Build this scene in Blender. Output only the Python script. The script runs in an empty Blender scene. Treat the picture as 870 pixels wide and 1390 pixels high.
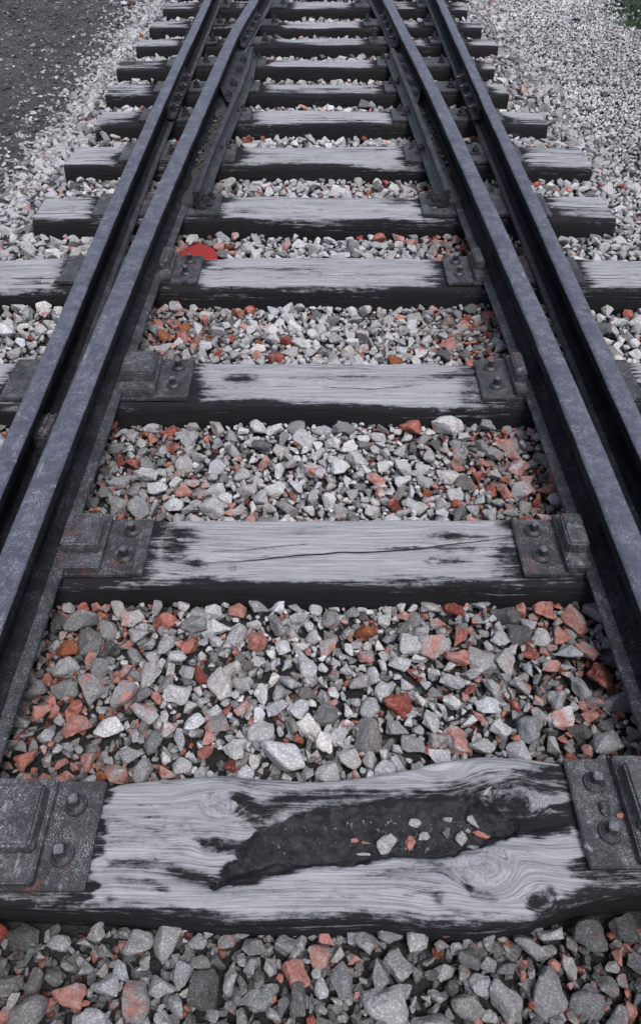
import bpy, bmesh, math, random
import numpy as np
from mathutils import Vector, Matrix, noise as mnoise
random.seed(7); RNG = np.random.default_rng(11)
R = math.radians
scene = bpy.context.scene
# ---------------------------------------------------------------- camera
F, PX, PY = 1011.0, 435.0, 650.0            # focal length and optical centre, in pixels of the photograph
PITCH = math.atan(980 / F); CH = 1.52       # camera height above the sleeper tops (z = 0)
cp, sp = math.cos(PITCH), math.sin(PITCH)
cam_d = bpy.data.cameras.new('camera'); cam = bpy.data.objects.new('camera', cam_d)
scene.collection.objects.link(cam); scene.camera = cam
cam.location = (0, 0, CH); cam.rotation_euler = (R(90) - PITCH, 0, 0)
cam_d.sensor_fit = 'VERTICAL'; cam_d.sensor_height = 36; cam_d.lens = F / 1390 * 36
cam_d.shift_y = -45 / 1390; cam_d.clip_start = 0.05; cam_d.clip_end = 2000
scene.render.resolution_x = 640; scene.render.resolution_y = 1024
# ---------------------------------------------------------------- sky, sun, exposure
SUN_EL, SUN_AZ = R(66), R(150)
w = bpy.data.worlds.new('World'); scene.world = w; w.use_nodes = True
wn = w.node_tree.nodes; wl = w.node_tree.links
sky = wn.new('ShaderNodeTexSky'); sky.sky_type = 'NISHITA'; sky.sun_disc = False
sky.sun_elevation = SUN_EL; sky.sun_rotation = SUN_AZ; sky.air_density = 1.0; sky.dust_density = 3.0
hs = wn.new('ShaderNodeHueSaturation'); hs.inputs['Saturation'].default_value = 0.68
wl.new(sky.outputs[0], hs.inputs['Color']); wl.new(hs.outputs[0], wn['Background'].inputs[0])
wn['Background'].inputs[1].default_value = 0.095
sun_d = bpy.data.lights.new('sun', 'SUN'); sun_d.energy = 1.5; sun_d.angle = R(22); sun_d.color = (1, .985, .97)
sun = bpy.data.objects.new('sun', sun_d); scene.collection.objects.link(sun)
sdir = Vector((math.sin(SUN_AZ) * math.cos(SUN_EL), math.cos(SUN_AZ) * math.cos(SUN_EL), math.sin(SUN_EL)))
sun.rotation_euler = sdir.to_track_quat('Z', 'Y').to_euler(); sun.location = sdir * 20
vs = scene.view_settings; vs.view_transform = 'Standard'; vs.look = 'None'; vs.gamma = 1; vs.use_curve_mapping = False
vs.exposure = 0.97

# ---------------------------------------------------------------- helpers
def P(px, py, z=0.0):
    """photograph pixel -> world point on the level z (used to survey the track once)"""
    a = (px - PX) / F; b = (py - PY) / F
    d = Vector((a, cp - b * sp, -sp - b * cp)); t = (z - CH) / d.z
    return Vector((d.x * t, d.y * t, z))
def to_px(x, y, z=0.0):
    d = y * cp + (CH - z) * sp; u = y * sp - (CH - z) * cp
    return PX + F * x / d, PY - F * u / d, d
COL = scene.collection
def link(o, parent=None):
    COL.objects.link(o)
    if parent is not None: o.parent = parent
    return o
def tag(o, label=None, cat=None, group=None, kind=None):
    if label: o['label'] = label
    if cat: o['category'] = cat
    if group: o['group'] = group
    if kind: o['kind'] = kind
    return o
def empty(name, loc=(0, 0, 0)):
    o = bpy.data.objects.new(name, None); o.empty_display_size = .05; o.location = loc; return link(o)
def mesh_from(name, verts, faces, mat=None, smooth=False, sharp=None):
    m = bpy.data.meshes.new(name); m.from_pydata([tuple(v) for v in verts], [], [tuple(f) for f in faces])
    if mat: m.materials.append(mat)
    if smooth:
        m.shade_smooth()
        if sharp: m.set_sharp_from_angle(angle=R(sharp))
    m.update(); return m
def bm_mesh(name, bm, mat, smooth=False, sharp=35):
    bmesh.ops.recalc_face_normals(bm, faces=bm.faces)
    m = bpy.data.meshes.new(name); bm.to_mesh(m); bm.free(); m.materials.append(mat)
    if smooth: m.shade_smooth(); m.set_sharp_from_angle(angle=R(sharp))
    return m
def add_box(bm, c, s, rz=0, bev=0.0, taper=None):
    r = bmesh.ops.create_cube(bm, size=1)
    vv = r['verts']
    for v in vv:
        k = taper if (taper and v.co.z > 0) else 1
        v.co.x *= s[0] * k; v.co.y *= s[1] * k; v.co.z *= s[2]
    if bev:
        es = {e for v in vv for e in v.link_edges}
        rb = bmesh.ops.bevel(bm, geom=list(es), offset=bev, segments=2, affect='EDGES')
        vv = list({v for v in rb['verts']} | {v for v in vv if v.is_valid})
    M = Matrix.Translation(c) @ Matrix.Rotation(rz, 4, 'Z')
    for v in vv: v.co = M @ v.co
    return vv
def add_cyl(bm, c, r1, r2, h, n=16, axis='Z', rz=0):
    rr = bmesh.ops.create_cone(bm, cap_ends=True, segments=n, radius1=r1, radius2=r2, depth=h)
    M = Matrix.Translation(c) @ Matrix.Rotation(rz, 4, 'Z')
    if axis == 'X': M = M @ Matrix.Rotation(R(90), 4, 'Y')
    for v in rr['verts']: v.co = M @ v.co
def fbm(x, y, z=0.0, o=3):
    v = 0; a = 1; 
    for i in range(o):
        v += a * mnoise.noise(Vector((x, y, z + 7.3 * i))); x *= 2; y *= 2; z *= 2; a *= .5
    return v
def vnoise(x, y, seed=0):
    """cheap vectorised smooth value noise on numpy arrays, -1..1"""
    xi = np.floor(x).astype(np.int64); yi = np.floor(y).astype(np.int64); fx = x - xi; fy = y - yi
    fx = fx * fx * (3 - 2 * fx); fy = fy * fy * (3 - 2 * fy)
    def h(a, b):
        n = (a * 374761393 + b * 668265263 + seed * 974711) & 0x7fffffff
        n = ((n ^ (n >> 13)) * 1274126177) & 0x7fffffff
        return ((n ^ (n >> 16)) & 0xffff) / 32767.5 - 1
    return (h(xi, yi) * (1 - fx) + h(xi + 1, yi) * fx) * (1 - fy) + (h(xi, yi + 1) * (1 - fx) + h(xi + 1, yi + 1) * fx) * fy

# ---------------------------------------------------------------- materials
class NT:
    def __init__(s, name):
        s.m = bpy.data.materials.new(name); s.m.use_nodes = True; s.t = s.m.node_tree; s.n = s.t.nodes
        s.b = s.n['Principled BSDF']
    def N(s, typ, ins=None, **kw):
        nd = s.n.new('ShaderNode' + typ)
        for k, v in kw.items(): setattr(nd, k, v)
        if ins:
            for k, v in ins.items(): s.put(nd.inputs[k], v)
        return nd
    def put(s, sock, v):
        if isinstance(v, bpy.types.NodeSocket): s.t.links.new(v, sock)
        else: sock.default_value = v
    def mix(s, fac, a, b, typ='MIX'):
        nd = s.N('MixRGB', {0: fac, 1: a, 2: b}, blend_type=typ); return nd.outputs[0]
    def math(s, op, a, b=0.0, c=0.0, clamp=False):
        nd = s.N('Math', {0: a, 1: b, 2: c}, operation=op, use_clamp=clamp); return nd.outputs[0]
    def ramp(s, fac, p0, p1, c0=(0, 0, 0, 1), c1=(1, 1, 1, 1)):
        nd = s.N('ValToRGB', {0: fac}); e = nd.color_ramp.elements
        e[0].position = p0; e[1].position = p1; e[0].color = c0; e[1].color = c1; return nd.outputs[0]
    def noise(s, vec, scale, detail=4, rough=.6, dist=0.0):
        return s.N('TexNoise', {'Vector': vec, 'Scale': scale, 'Detail': detail, 'Roughness': rough, 'Distortion': dist}).outputs[0]
    def mapv(s, vec, sc=(1, 1, 1), loc=(0, 0, 0)):
        return s.N('Mapping', {'Vector': vec, 'Scale': sc, 'Location': loc}).outputs[0]
    def bump(s, h, strength, dist, normal=None):
        nd = s.N('Bump', {'Strength': strength, 'Distance': dist, 'Height': h})
        if normal is not None: s.put(nd.inputs['Normal'], normal)
        return nd.outputs[0]
def g(v, b=1.04): return (v, v, v * b, 1)

def steel_mat(name, base, dark, speck, rough=.55, rust=0.0, pit=.4, metal=.35, blotch=True):
    t = NT(name); pos = t.N('NewGeometry').outputs['Position']
    n1 = t.noise(pos, 9, 5, .65); n2 = t.noise(pos, 70, 4, .7); n3 = t.noise(t.mapv(pos, (1, .25, 1)), 260, 2, .6)
    c = t.mix(t.ramp(n1, .35, .68), dark, base)
    c = t.mix(t.ramp(n2, .42, .62), t.mix(.45, c, dark), c)
    sp_ = t.math('MULTIPLY', t.ramp(t.noise(pos, 360, 3, .7), .51, .62), t.ramp(t.noise(pos, 12, 6, .85), .42, .60))
    c = t.mix(t.math('MULTIPLY', sp_, .72), c, speck)
    sc = t.math('MULTIPLY', t.ramp(t.noise(t.mapv(pos, (60, 5, 60)), 1, 4, .7), .58, .70), t.ramp(t.noise(pos, 5, 3, .7, 1.0), .48, .60))
    c = t.mix(t.math('MULTIPLY', sc, .42), c, speck)
    c = t.mix(t.math('MULTIPLY', t.ramp(t.noise(pos, 33, 5, .8, .4), .50, .38), .55), c, dark)
    if blotch:
        bl = t.math('MULTIPLY', t.ramp(t.noise(pos, 20, 7, .85, .8), .57, .66), t.ramp(n2, .40, .60))
        c = t.mix(t.math('MULTIPLY', bl, .7), c, speck)
    if rust:
        rs = t.ramp(t.noise(t.mapv(pos, (1, 1, 1), (3, 5, 1)), 16, 5, .75), .60 - rust * .12, .70)
        c = t.mix(t.math('MULTIPLY', rs, .75), c, (.13, .045, .03, 1))
    t.put(t.b.inputs['Base Color'], c); t.put(t.b.inputs['Metallic'], metal)
    t.put(t.b.inputs['Roughness'], t.math('ADD', t.math('MULTIPLY', n2, .3), rough - .15))
    nn = t.bump(t.noise(pos, 190, 3, .7), pit, .0025); nn = t.bump(n3, pit * .6, .0012, nn)
    t.put(t.b.inputs['Normal'], nn)
    t.b.inputs['Specular IOR Level'].default_value = .5 if metal > .12 else .15
    return t.m
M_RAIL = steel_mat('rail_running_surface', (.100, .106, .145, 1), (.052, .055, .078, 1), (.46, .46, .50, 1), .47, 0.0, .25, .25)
M_WEB = steel_mat('rail_web_grime_shade', (.012, .012, .016, 1), (.005, .005, .007, 1), (.10, .10, .12, 1), .7, 0.0, .3, .1, False)  # grime, plus the shade below the rail head put into the near-black colour
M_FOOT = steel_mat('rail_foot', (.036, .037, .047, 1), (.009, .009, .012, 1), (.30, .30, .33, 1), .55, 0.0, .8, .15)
M_PLATE = steel_mat('plate_steel', (.085, .085, .097, 1), (.024, .024, .029, 1), (.46, .46, .49, 1), .52, .14, .8, .2)
M_PLATE_D = steel_mat('base_plate_steel', (.058, .058, .067, 1), (.015, .015, .018, 1), (.38, .38, .41, 1), .52, .22, .8, .15)
M_BAR = steel_mat('greasy_bar_steel', (.028, .028, .036, 1), (.008, .008, .011, 1), (.22, .22, .25, 1), .5, .1, .5, .15, False)
M_HEAD = steel_mat('worn_bolt_head', (.16, .165, .19, 1), (.07, .072, .085, 1), (.36, .36, .39, 1), .5, .1, .4, .2, False)
M_DARKSTEEL = steel_mat('bolt_steel', (.045, .045, .055, 1), (.014, .014, .018, 1), (.22, .22, .25, 1), .5, .3, .5, .2, False)

def wood_mat(name, dirt=False):
    t = NT(name)
    ga = t.N('Attribute', attribute_name='grain').outputs['Vector']
    st = t.N('Attribute', attribute_name='stain').outputs['Fac']
    ck = t.ramp(t.math('ABSOLUTE', t.math('MULTIPLY', t.N('Attribute', attribute_name='crack').outputs['Fac'], .1)), .06, .13, (1, 1, 1, 1), (0, 0, 0, 1))
    fine = t.noise(t.mapv(ga, (4, 210, 4)), 1, 5, .8)
    mid = t.noise(t.mapv(ga, (4.5, 80, 4.5)), 1, 6, .72, .3)
    broad = t.noise(t.mapv(ga, (2.2, 14, 9)), 1, 4, .6)
    ring = t.N('TexWave', {'Vector': t.mapv(ga, (.4, 1, .4)), 'Scale': 58.0, 'Distortion': 4.0, 'Detail': 3.0, 'Detail Scale': .6, 'Detail Roughness': .6},
               wave_type='BANDS', bands_direction='Y').outputs['Fac']
    c = t.mix(t.ramp(mid, .36, .58), (.255, .255, .270, 1), (.335, .336, .356, 1))
    c = t.mix(t.math('MULTIPLY', t.ramp(fine, .52, .36), .52), c, (.12, .12, .135, 1))
    c = t.mix(t.math('MULTIPLY', t.ramp(ring, .6, .95), .10), c, (.13, .13, .15, 1))
    c = t.mix(t.math('MULTIPLY', t.ramp(broad, .60, .40), .30), c, (.16, .165, .19, 1))
    kt = t.N('Attribute', attribute_name='knot').outputs['Fac']; kp = t.N('NewGeometry').outputs['Position']
    kc = t.mix(t.ramp(t.noise(kp, 150, 5, .8, .5), .40, .62), (.055, .055, .065, 1), (.36, .36, .385, 1))
    c = t.mix(t.math('MULTIPLY', kt, t.ramp(t.noise(kp, 60, 4, .7), .25, .6)), c, kc)
    # old creosote stain, ragged along the grain
    s1 = t.math('ADD', st, t.math('MULTIPLY', t.math('SUBTRACT', mid, .5), 1.9))
    s1 = t.math('ADD', s1, t.math('MULTIPLY', t.math('SUBTRACT', broad, .5), 1.5))
    s1 = t.math('ADD', s1, t.math('MULTIPLY', t.math('SUBTRACT', fine, .5), .75))
    s1 = t.math('ADD', s1, t.math('MULTIPLY', t.math('SUBTRACT', t.noise(t.mapv(kp, (.6, 1.3, 1)), 48, 5, .8), .5), 1.3))
    sf = t.ramp(s1, .36, .74)
    c = t.mix(t.math('MULTIPLY', t.ramp(s1, .05, .45), .35), c, (.13, .13, .145, 1))
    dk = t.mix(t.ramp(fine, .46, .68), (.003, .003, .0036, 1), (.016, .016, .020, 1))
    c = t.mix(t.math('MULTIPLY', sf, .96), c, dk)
    # hairline drying cracks
    hc = t.noise(t.mapv(ga, (2.0, 60, 1), (4, 9, 0)), 1, 3, .5)
    hl = t.ramp(t.math('ABSOLUTE', t.math('SUBTRACT', hc, .5)), .0, .012, (1, 1, 1, 1), (0, 0, 0, 1))
    hl = t.math('MULTIPLY', hl, t.ramp(t.noise(t.mapv(ga, (3, 20, 1), (1, 2, 3)), 1, 2, .5), .52, .62))
    c = t.mix(t.math('MULTIPLY', hl, .85), c, (.02, .02, .024, 1))
    c = t.mix(ck, c, (.008, .008, .010, 1))
    h = t.math('ADD', t.math('MULTIPLY', fine, .5), t.math('MULTIPLY', mid, .8))
    h = t.math('SUBTRACT', h, t.math('MULTIPLY', hl, .6))
    nn = t.bump(h, .75, .007)
    t.put(t.b.inputs['Roughness'], .85)
    if dirt:
        di = t.N('Attribute', attribute_name='dirt').outputs['Fac']
        pos = t.N('NewGeometry').outputs['Position']
        dn = t.noise(pos, 45, 6, .75)
        df = t.ramp(t.math('ADD', di, t.math('MULTIPLY', t.math('SUBTRACT', dn, .5), .6)), .42, .58)
        dc = t.mix(t.ramp(dn, .42, .68), (.020, .020, .023, 1), (.058, .057, .062, 1))
        dc = t.mix(t.ramp(t.noise(pos, 260, 3, .6), .70, .73), dc, (.12, .115, .115, 1))
        c = t.mix(df, c, dc)
        n2 = t.bump(t.noise(pos, 90, 6, .8), .8, .007)
        mx = t.N('MixRGB', {0: df, 1: nn, 2: n2}); nn = mx.outputs[0]
    t.put(t.b.inputs['Base Color'], c); t.put(t.b.inputs['Normal'], nn); t.b.inputs['Specular IOR Level'].default_value = .12
    return t.m
M_WOOD = wood_mat('weathered_wood'); M_WOOD_SOIL = wood_mat('weathered_wood_with_soil', True)

def stone_mat(name, src):
    t = NT(name); pos = t.N('NewGeometry').outputs['Position']
    if src == 'OBJ':
        oi = t.N('ObjectInfo'); col, al = oi.outputs['Color'], oi.outputs['Alpha']
    else:
        a = t.N('Attribute', attribute_name='scol'); col, al = a.outputs['Color'], a.outputs['Alpha']
    n1 = t.noise(pos, 55, 5, .7); n2 = t.noise(pos, 240, 4, .75); n3 = t.noise(t.mapv(pos, (1, 1, 1), (8, 2, 5)), 26, 4, .6, .5)
    c = t.mix(t.math('MULTIPLY', t.ramp(n1, .60, .40), .75), col, t.mix(1.0, col, (.48, .47, .47, 1), 'MULTIPLY'))
    c = t.mix(t.math('MULTIPLY', t.ramp(n2, .48, .60), .33), c, t.mix(1.0, col, (1.55, 1.55, 1.58, 1), 'MULTIPLY'))
    c = t.mix(t.math('MULTIPLY', t.ramp(n2, .45, .36), .7), c, t.mix(1.0, col, (.35, .34, .34, 1), 'MULTIPLY'))
    # thin pale mineral veins
    v = t.noise(t.mapv(pos, (1, 1, 1), (2, 7, 3)), 38, 3, .5, 1.0)
    vn = t.ramp(t.math('ABSOLUTE', t.math('SUBTRACT', v, .52)), .0, .012, (1, 1, 1, 1), (0, 0, 0, 1))
    c = t.mix(t.math('MULTIPLY', vn, .35), c, (.45, .45, .46, 1))
    rf = t.ramp(t.math('ADD', t.math('MULTIPLY', al, .62), t.math('MULTIPLY', t.math('SUBTRACT', n3, .5), 1.3)), .34, .52)
    red = t.mix(t.ramp(n1, .35, .65), (.22, .060, .042, 1), (.46, .21, .17, 1))
    c = t.mix(t.math('MULTIPLY', rf, .82), c, red)
    t.put(t.b.inputs['Base Color'], c); t.put(t.b.inputs['Roughness'], .82); t.b.inputs['Specular IOR Level'].default_value = .35
    nn = t.bump(n1, .9, .010); nn = t.bump(n2, .8, .003, nn); t.put(t.b.inputs['Normal'], nn); return t.m
M_STONE_O = stone_mat('stone_single', 'OBJ'); M_STONE_A = stone_mat('stone_loose', 'ATT')

def soil_mat(name, lo, hi, sc=1.0):
    t = NT(name); pos = t.N('NewGeometry').outputs['Position']
    n1 = t.noise(pos, 2.2 * sc, 6, .7); n2 = t.noise(pos, 60 * sc, 5, .8)
    c = t.mix(t.ramp(t.math('ADD', t.math('MULTIPLY', n1, .55), t.math('MULTIPLY', t.noise(pos, 11 * sc, 7, .8, .5), .45)), .40, .60), lo, hi)
    c = t.mix(t.math('MULTIPLY', t.ramp(n2, .38, .60), .6), t.mix(1.0, c, (.45, .45, .45, 1), 'MULTIPLY'), c)
    c = t.mix(t.math('MULTIPLY', t.ramp(t.noise(pos, 170 * sc, 2, .6), .62, .68), .5), c, (.30, .30, .32, 1))
    t.put(t.b.inputs['Base Color'], c); t.put(t.b.inputs['Roughness'], .9); t.b.inputs['Specular IOR Level'].default_value = .3
    nn = t.bump(t.noise(pos, 16 * sc, 6, .75), 1.0, .06); nn = t.bump(n2, .7, .008, nn)
    t.put(t.b.inputs['Normal'], nn); return t.m
M_DIRT = soil_mat('packed_dirt', (.052, .050, .056, 1), (.150, .144, .156, 1))
M_BED = soil_mat('ballast_fines', (.030, .029, .030, 1), (.075, .07, .07, 1), 2.5)
M_VERGE = soil_mat('verge_soil', (.03, .035, .028, 1), (.055, .06, .05, 1))
def flat_mat(name, col, rough=.8, var=.5, sc=60):
    t = NT(name); pos = t.N('NewGeometry').outputs['Position']; n = t.noise(pos, sc, 5, .75)
    t.put(t.b.inputs['Base Color'], t.mix(t.math('MULTIPLY', t.ramp(n, .35, .65), var), col, t.mix(1.0, col, (.3, .3, .3, 1), 'MULTIPLY')))
    t.put(t.b.inputs['Roughness'], rough); t.put(t.b.inputs['Normal'], t.bump(n, .5, .004)); return t.m
M_RED = flat_mat('red_paint', (.29, .011, .012, 1), .8, .95, 130)
M_RUST = flat_mat('rust_scale', (.040, .035, .036, 1), .9, .7, 120)
M_PAPER = flat_mat('paper', (.45, .48, .55, 1), .8, .3, 30)
M_BROWN = flat_mat('brown_litter', (.08, .025, .018, 1), .8, .5, 40)
M_GRASS = flat_mat('grass_blades', (.040, .085, .034, 1), .8, .6, 9)

# ---------------------------------------------------------------- survey of the track (pixels -> metres)
#            back edge y, front edge y (photo), left end x m, right end x m
SL = [(1050, 1245, -1.48, 1.42), (705, 795, -1.36, 1.40), (490, 552, -1.40, 1.36), (350, 392, -1.45, 1.43), (265, 299, -1.32, 1.355),
      (198, 225, -1.33, 1.41), (150, 169, -1.30, 1.31), (113, 129, -1.35, 1.18), (80, 94, -1.385, 1.178), (52, 63, -1.35, 1.30),
      (28, 38, -1.34, 1.26), (2, 13, -1.32, 1.235)]
sleepers = []
for (yb, yf, xl, xr) in SL:
    b = P(435, yb).y; f = P(435, yf).y; sleepers.append([f, b, xl, xr])
sleepers.append([sleepers[-1][1] + .36, sleepers[-1][1] + .60, -1.31, 1.30])   # the next ones run on behind the top edge
sleepers[0][0] = .425; sleepers[0][1] = .70
RAILZ = .161
def poly(pts, z=RAILZ):
    o = []
    for (x, y) in pts: p = P(x, y, z); o.append((p.x, p.y))
    return o
LI = poly([(345, 0), (317.5, 43), (284, 120), (203, 300), (98, 553)])
RI = poly([(526.5, 0), (547, 42), (588, 120), (673, 307), (782, 553)])
LO = poly([(282, 0), (225, 120), (145, 300), (37, 560)])
RO = poly([(597.5, 0), (653, 120), (736, 300), (855, 560)])
def extend(pl, xn, slope_far):
    far = (pl[0][0] + slope_far * 2.6, pl[0][1] + 2.6)
    return [(xn, -0.55)] + pl[::-1] + [far]
LI = extend(LI, -.741, .075); RI = extend(RI, .757, -.075); LO = extend(LO, -.845, -.01); RO = extend(RO, .885, .01)
def xat(pl, y):
    return float(np.interp(y, [p[1] for p in pl], [p[0] for p in pl]))

# ---------------------------------------------------------------- ground sheets
def surf_z(x, y):
    """level of the ballast / ground top at numpy x, y"""
    ax = np.abs(x)
    z = -.078 + .012 * vnoise(x * 3, y * 3, 3) + .007 * vnoise(x * 9, y * 9, 4)
    z = z - .02 * np.clip((ax - .9) / .5, 0, 1) * (y < 3) - .012 * np.clip((ax - 1.25) / .3, 0, 1)
    z = np.where(x > 1.25, z + .02 * np.clip((x - 1.25) / .5, 0, 1), z)
    z = np.where(x < -1.4, z - .02 * np.clip((-x - 1.4) / .3, 0, 1), z)
    z = z + (.010 * vnoise(x * 5, y * 5, 14) + .008 * vnoise(x * 14, y * 14, 15) + .005 * vnoise(x * 31, y * 31, 16)) * np.clip((-x - 1.45) / .3, 0, 1)
    return z
def sheet(name, x0, x1, y0, y1, step, off, mat):
    nx = int((x1 - x0) / step) + 1; ny = int((y1 - y0) / step) + 1
    X, Y = np.meshgrid(np.linspace(x0, x1, nx), np.linspace(y0, y1, ny)); Z = surf_z(X, Y) + off
    V = np.stack([X, Y, Z], -1).reshape(-1, 3)
    i = np.arange(nx * ny).reshape(ny, nx)
    Fc = np.stack([i[:-1, :-1], i[:-1, 1:], i[1:, 1:], i[1:, :-1]], -1).reshape(-1, 4)
    m = mesh_from(name, V.tolist(), Fc.tolist(), mat, True); return link(bpy.data.objects.new(name, m))
ground = sheet('ground', -4.6, -1.35, -1, 11, .018, -.004, M_DIRT); tag(ground, kind='structure')
ballast = sheet('ballast', -1.62, 2.75, -.9, 11, .05, -.024, M_BED); tag(ballast, kind='structure')
verge = sheet('verge', 2.72, 14, -3, 22, .1, -.014, M_VERGE); tag(verge, kind='structure')
t_ = bmesh.new()
bmesh.ops.create_grid(t_, x_segments=8, y_segments=8, size=300)
for v in t_.verts: v.co.z = -.15
far = link(bpy.data.objects.new('terrain', bm_mesh('terrain', t_, M_DIRT))); tag(far, kind='structure')

# ---------------------------------------------------------------- sleepers
GRAINK = {}
def sleeper_mesh(idx, y0, y1, x0, x1, nx, nv, mat, back=None, front=None, knots=(), cracks=(), zfun=None, stainfun=None, dirtfun=None, seed=0, H=.15, plates=()):
    xs = np.linspace(x0, x1, nx)
    yb = np.interp(xs, back[0], back[1]) if back is not None else y1 + .006 * vnoise(xs * 3, xs * 0 + seed, 5) + .003 * vnoise(xs * 14, xs * 0 + seed, 51) - .010 * np.clip(vnoise(xs * 6, xs * 0 + seed, 52) - .55, 0, 1)
    yf = np.interp(xs, front[0], front[1]) if front is not None else y0 + .008 * vnoise(xs * 2.5, xs * 0 + seed + 9, 6) + .0035 * vnoise(xs * 13, xs * 0 + seed, 53) + .014 * np.clip(vnoise(xs * 5, xs * 0 + seed, 54) - .5, 0, 1)
    if back is not None:
        k = np.ones(9) / 9; 
        yb = np.convolve(np.pad(yb, 4, 'edge'), k, 'valid'); yf = np.convolve(np.pad(yf, 4, 'edge'), k, 'valid')
    # cross-section: bottom-back -> back face -> top -> front face -> bottom-front
    vt = np.linspace(0, 1, nv)
    vt = vt - .045 * np.sin(vt * 2 * np.pi)          # closer samples at the rounded edges
    nb = 4
    rows = []
    wid = yb - yf
    re = .016
    for i in range(nb): rows.append(('b', i / nb))
    for v in vt: rows.append(('t', v))
    for i in range(nb): rows.append(('f', (i + 1) / nb))
    V = []; ST = []; PSI = []; CR = []; DI = []; DEP = []; KN = []
    for kind, v in rows:
        if kind == 't':
            y = yb + (yf - yb) * v
            d = np.minimum(v, 1 - v) * wid
            ed = np.clip(1 - d / re, 0, 1)
            z = -re * (1 - np.sqrt(np.clip(1 - ed ** 2, 0, 1))) * .9
            z = z + .007 * vnoise(xs * 1.1, y * 5, seed + 4) * (back is None) * (np.abs(xs) < .4) - .010 * np.clip(1 - d / .045, 0, 1) * np.clip(vnoise(xs * 4, y * 8, seed + 6), 0, 1)
            z = z + .0022 * vnoise(xs * 5, y * 60, seed + 1) * (1 - .3 * ed) - .004 * np.clip(vnoise(xs * 1.7, y * 22, seed + 2) - .25, 0, 1)
            side = np.zeros_like(xs)
        else:
            zz = -re * .9 + (-H + re * .9) * ((1 - v) if kind == 'b' else v)
            z = np.full_like(xs, zz)
            bow = .006 * np.sin(np.pi * (-zz) / H)
            y = (yb + bow + .004 * vnoise(xs * 6, xs * 0 + zz * 30, seed)) if kind == 'b' else (yf - bow - .005 * vnoise(xs * 6, xs * 0 + zz * 30, seed + 3))
            side = np.ones_like(xs)
        psi = y.copy() if kind == 't' else y + (-z) * 1.0
        psi = psi + .010 * vnoise(xs * 1.3, y * 4, seed + 7) + .0022 * vnoise(xs * 4, y * 9, seed + 8)
        a = xs.copy(); kn_ = np.zeros_like(xs)
        for (kx, ky, kr, amp, dk) in knots:
            dx = (xs - kx); dy = y - ky; r = np.sqrt((dx / 1.45) ** 2 + dy ** 2) + 1e-6; r = r * (1 + .14 * vnoise(dx * 18 + seed, dy * 18, 91))
            psi = psi - dy * np.minimum(amp, 1.0) * np.exp(-(r / (kr * 1.7)) ** 2)
            inside = 1 / (1 + np.exp((r - kr * .9) / (kr * .09)))
            kn_ = np.maximum(kn_, inside * dk); inside = inside * .85; psi = psi * (1 - inside) + inside * (ky + r * 1.0)
            a = a * (1 - inside) + inside * (kx + .06 * np.arctan2(dy, dx))
            if kind == 't': z = z + .004 * np.exp(-(r / (kr * 1.2)) ** 2) * (1 if amp > .4 else 0)
        ck = np.zeros_like(xs); cs = np.full_like(xs, 9.0)
        for (pts, wd) in cracks:
            cx = [p[0] for p in pts]; cy = [p[1] for p in pts]
            yy = np.interp(xs, cx, cy) + .0025 * vnoise(xs * 18, xs * 0, seed + 21)
            tt = np.clip((xs - cx[0]) / (cx[-1] - cx[0]), 0, 1); ww = wd * np.clip(np.sin(np.pi * tt), 0, 1) ** .5 * ((xs > cx[0]) & (xs < cx[-1]))
            if kind == 't':
                ck = np.maximum(ck, np.clip(1.25 - np.abs(y - yy) / (ww * 2 + 1e-6), 0, 1) * (ww > 0))
                sd = np.where(ww > 0, np.clip((y - yy) / (ww * .62 + 2e-4), -9, 9), 9.0); cs = np.where(np.abs(sd) < np.abs(cs), sd, cs)
        z = z - .005 * ck
        st = np.full_like(xs, 0.0)
        if kind == 't':
            e = np.clip(1 - (1 - v) * wid / .05, 0, 1); st = np.maximum(st, e * 1.15 - .1)
            st = np.maximum(st, np.clip(1 - v * wid / .012, 0, 1) * .45)
            for (pa, pb) in plates:
                dd = np.maximum(np.maximum(pa - xs, xs - pb), 0)
                st = np.maximum(st, 1.0 * np.exp(-(dd / .055) ** 1.4))
            st = st + (.26 if seed < 5 else .40) * vnoise(xs * 2.2, y * 9, seed + 31) + (.20 if seed < 5 else .32) * vnoise(xs * 4.5, y * 34, seed + 32) - .06
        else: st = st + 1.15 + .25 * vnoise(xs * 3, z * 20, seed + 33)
        if stainfun is not None and kind == 't': st = stainfun(xs, y, st, v)
        di = np.zeros_like(xs)
        if dirtfun is not None and kind == 't':
            di = dirtfun(xs, y); 
        if zfun is not None and kind == 't': z = z + zfun(xs, y, di)
        KN.append(kn_)
        V.append(np.stack([xs, y, z], -1)); ST.append(st); PSI.append(psi); CR.append(cs); DI.append(di); DEP.append(np.stack([a + seed * 3.7, psi + seed * 1.3, z + side * .5], -1))
    nr = len(rows); V = np.array(V).reshape(-1, 3)
    # rough sawn ends: ends wander a little
    i = np.arange(nr * nx).reshape(nr, nx)
    Fc = np.stack([i[:-1, :-1], i[:-1, 1:], i[1:, 1:], i[1:, :-1]], -1).reshape(-1, 4).tolist()
    Fc = [f[::-1] for f in Fc]
    Fc.append(i[:, 0].tolist()); Fc.append(i[::-1, -1].tolist())
    m = mesh_from('timber', V.tolist(), Fc, mat, True, 50)
    def at(nm, arr, typ='FLOAT'):
        A = m.attributes.new(nm, typ, 'POINT'); A.data.foreach_set('value' if typ == 'FLOAT' else 'vector', np.asarray(arr, dtype=np.float32).ravel())
    at('stain', ST); at('crack', CR); at('dirt', DI); at('knot', KN); at('grain', DEP, 'FLOAT_VECTOR')
    return m

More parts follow.
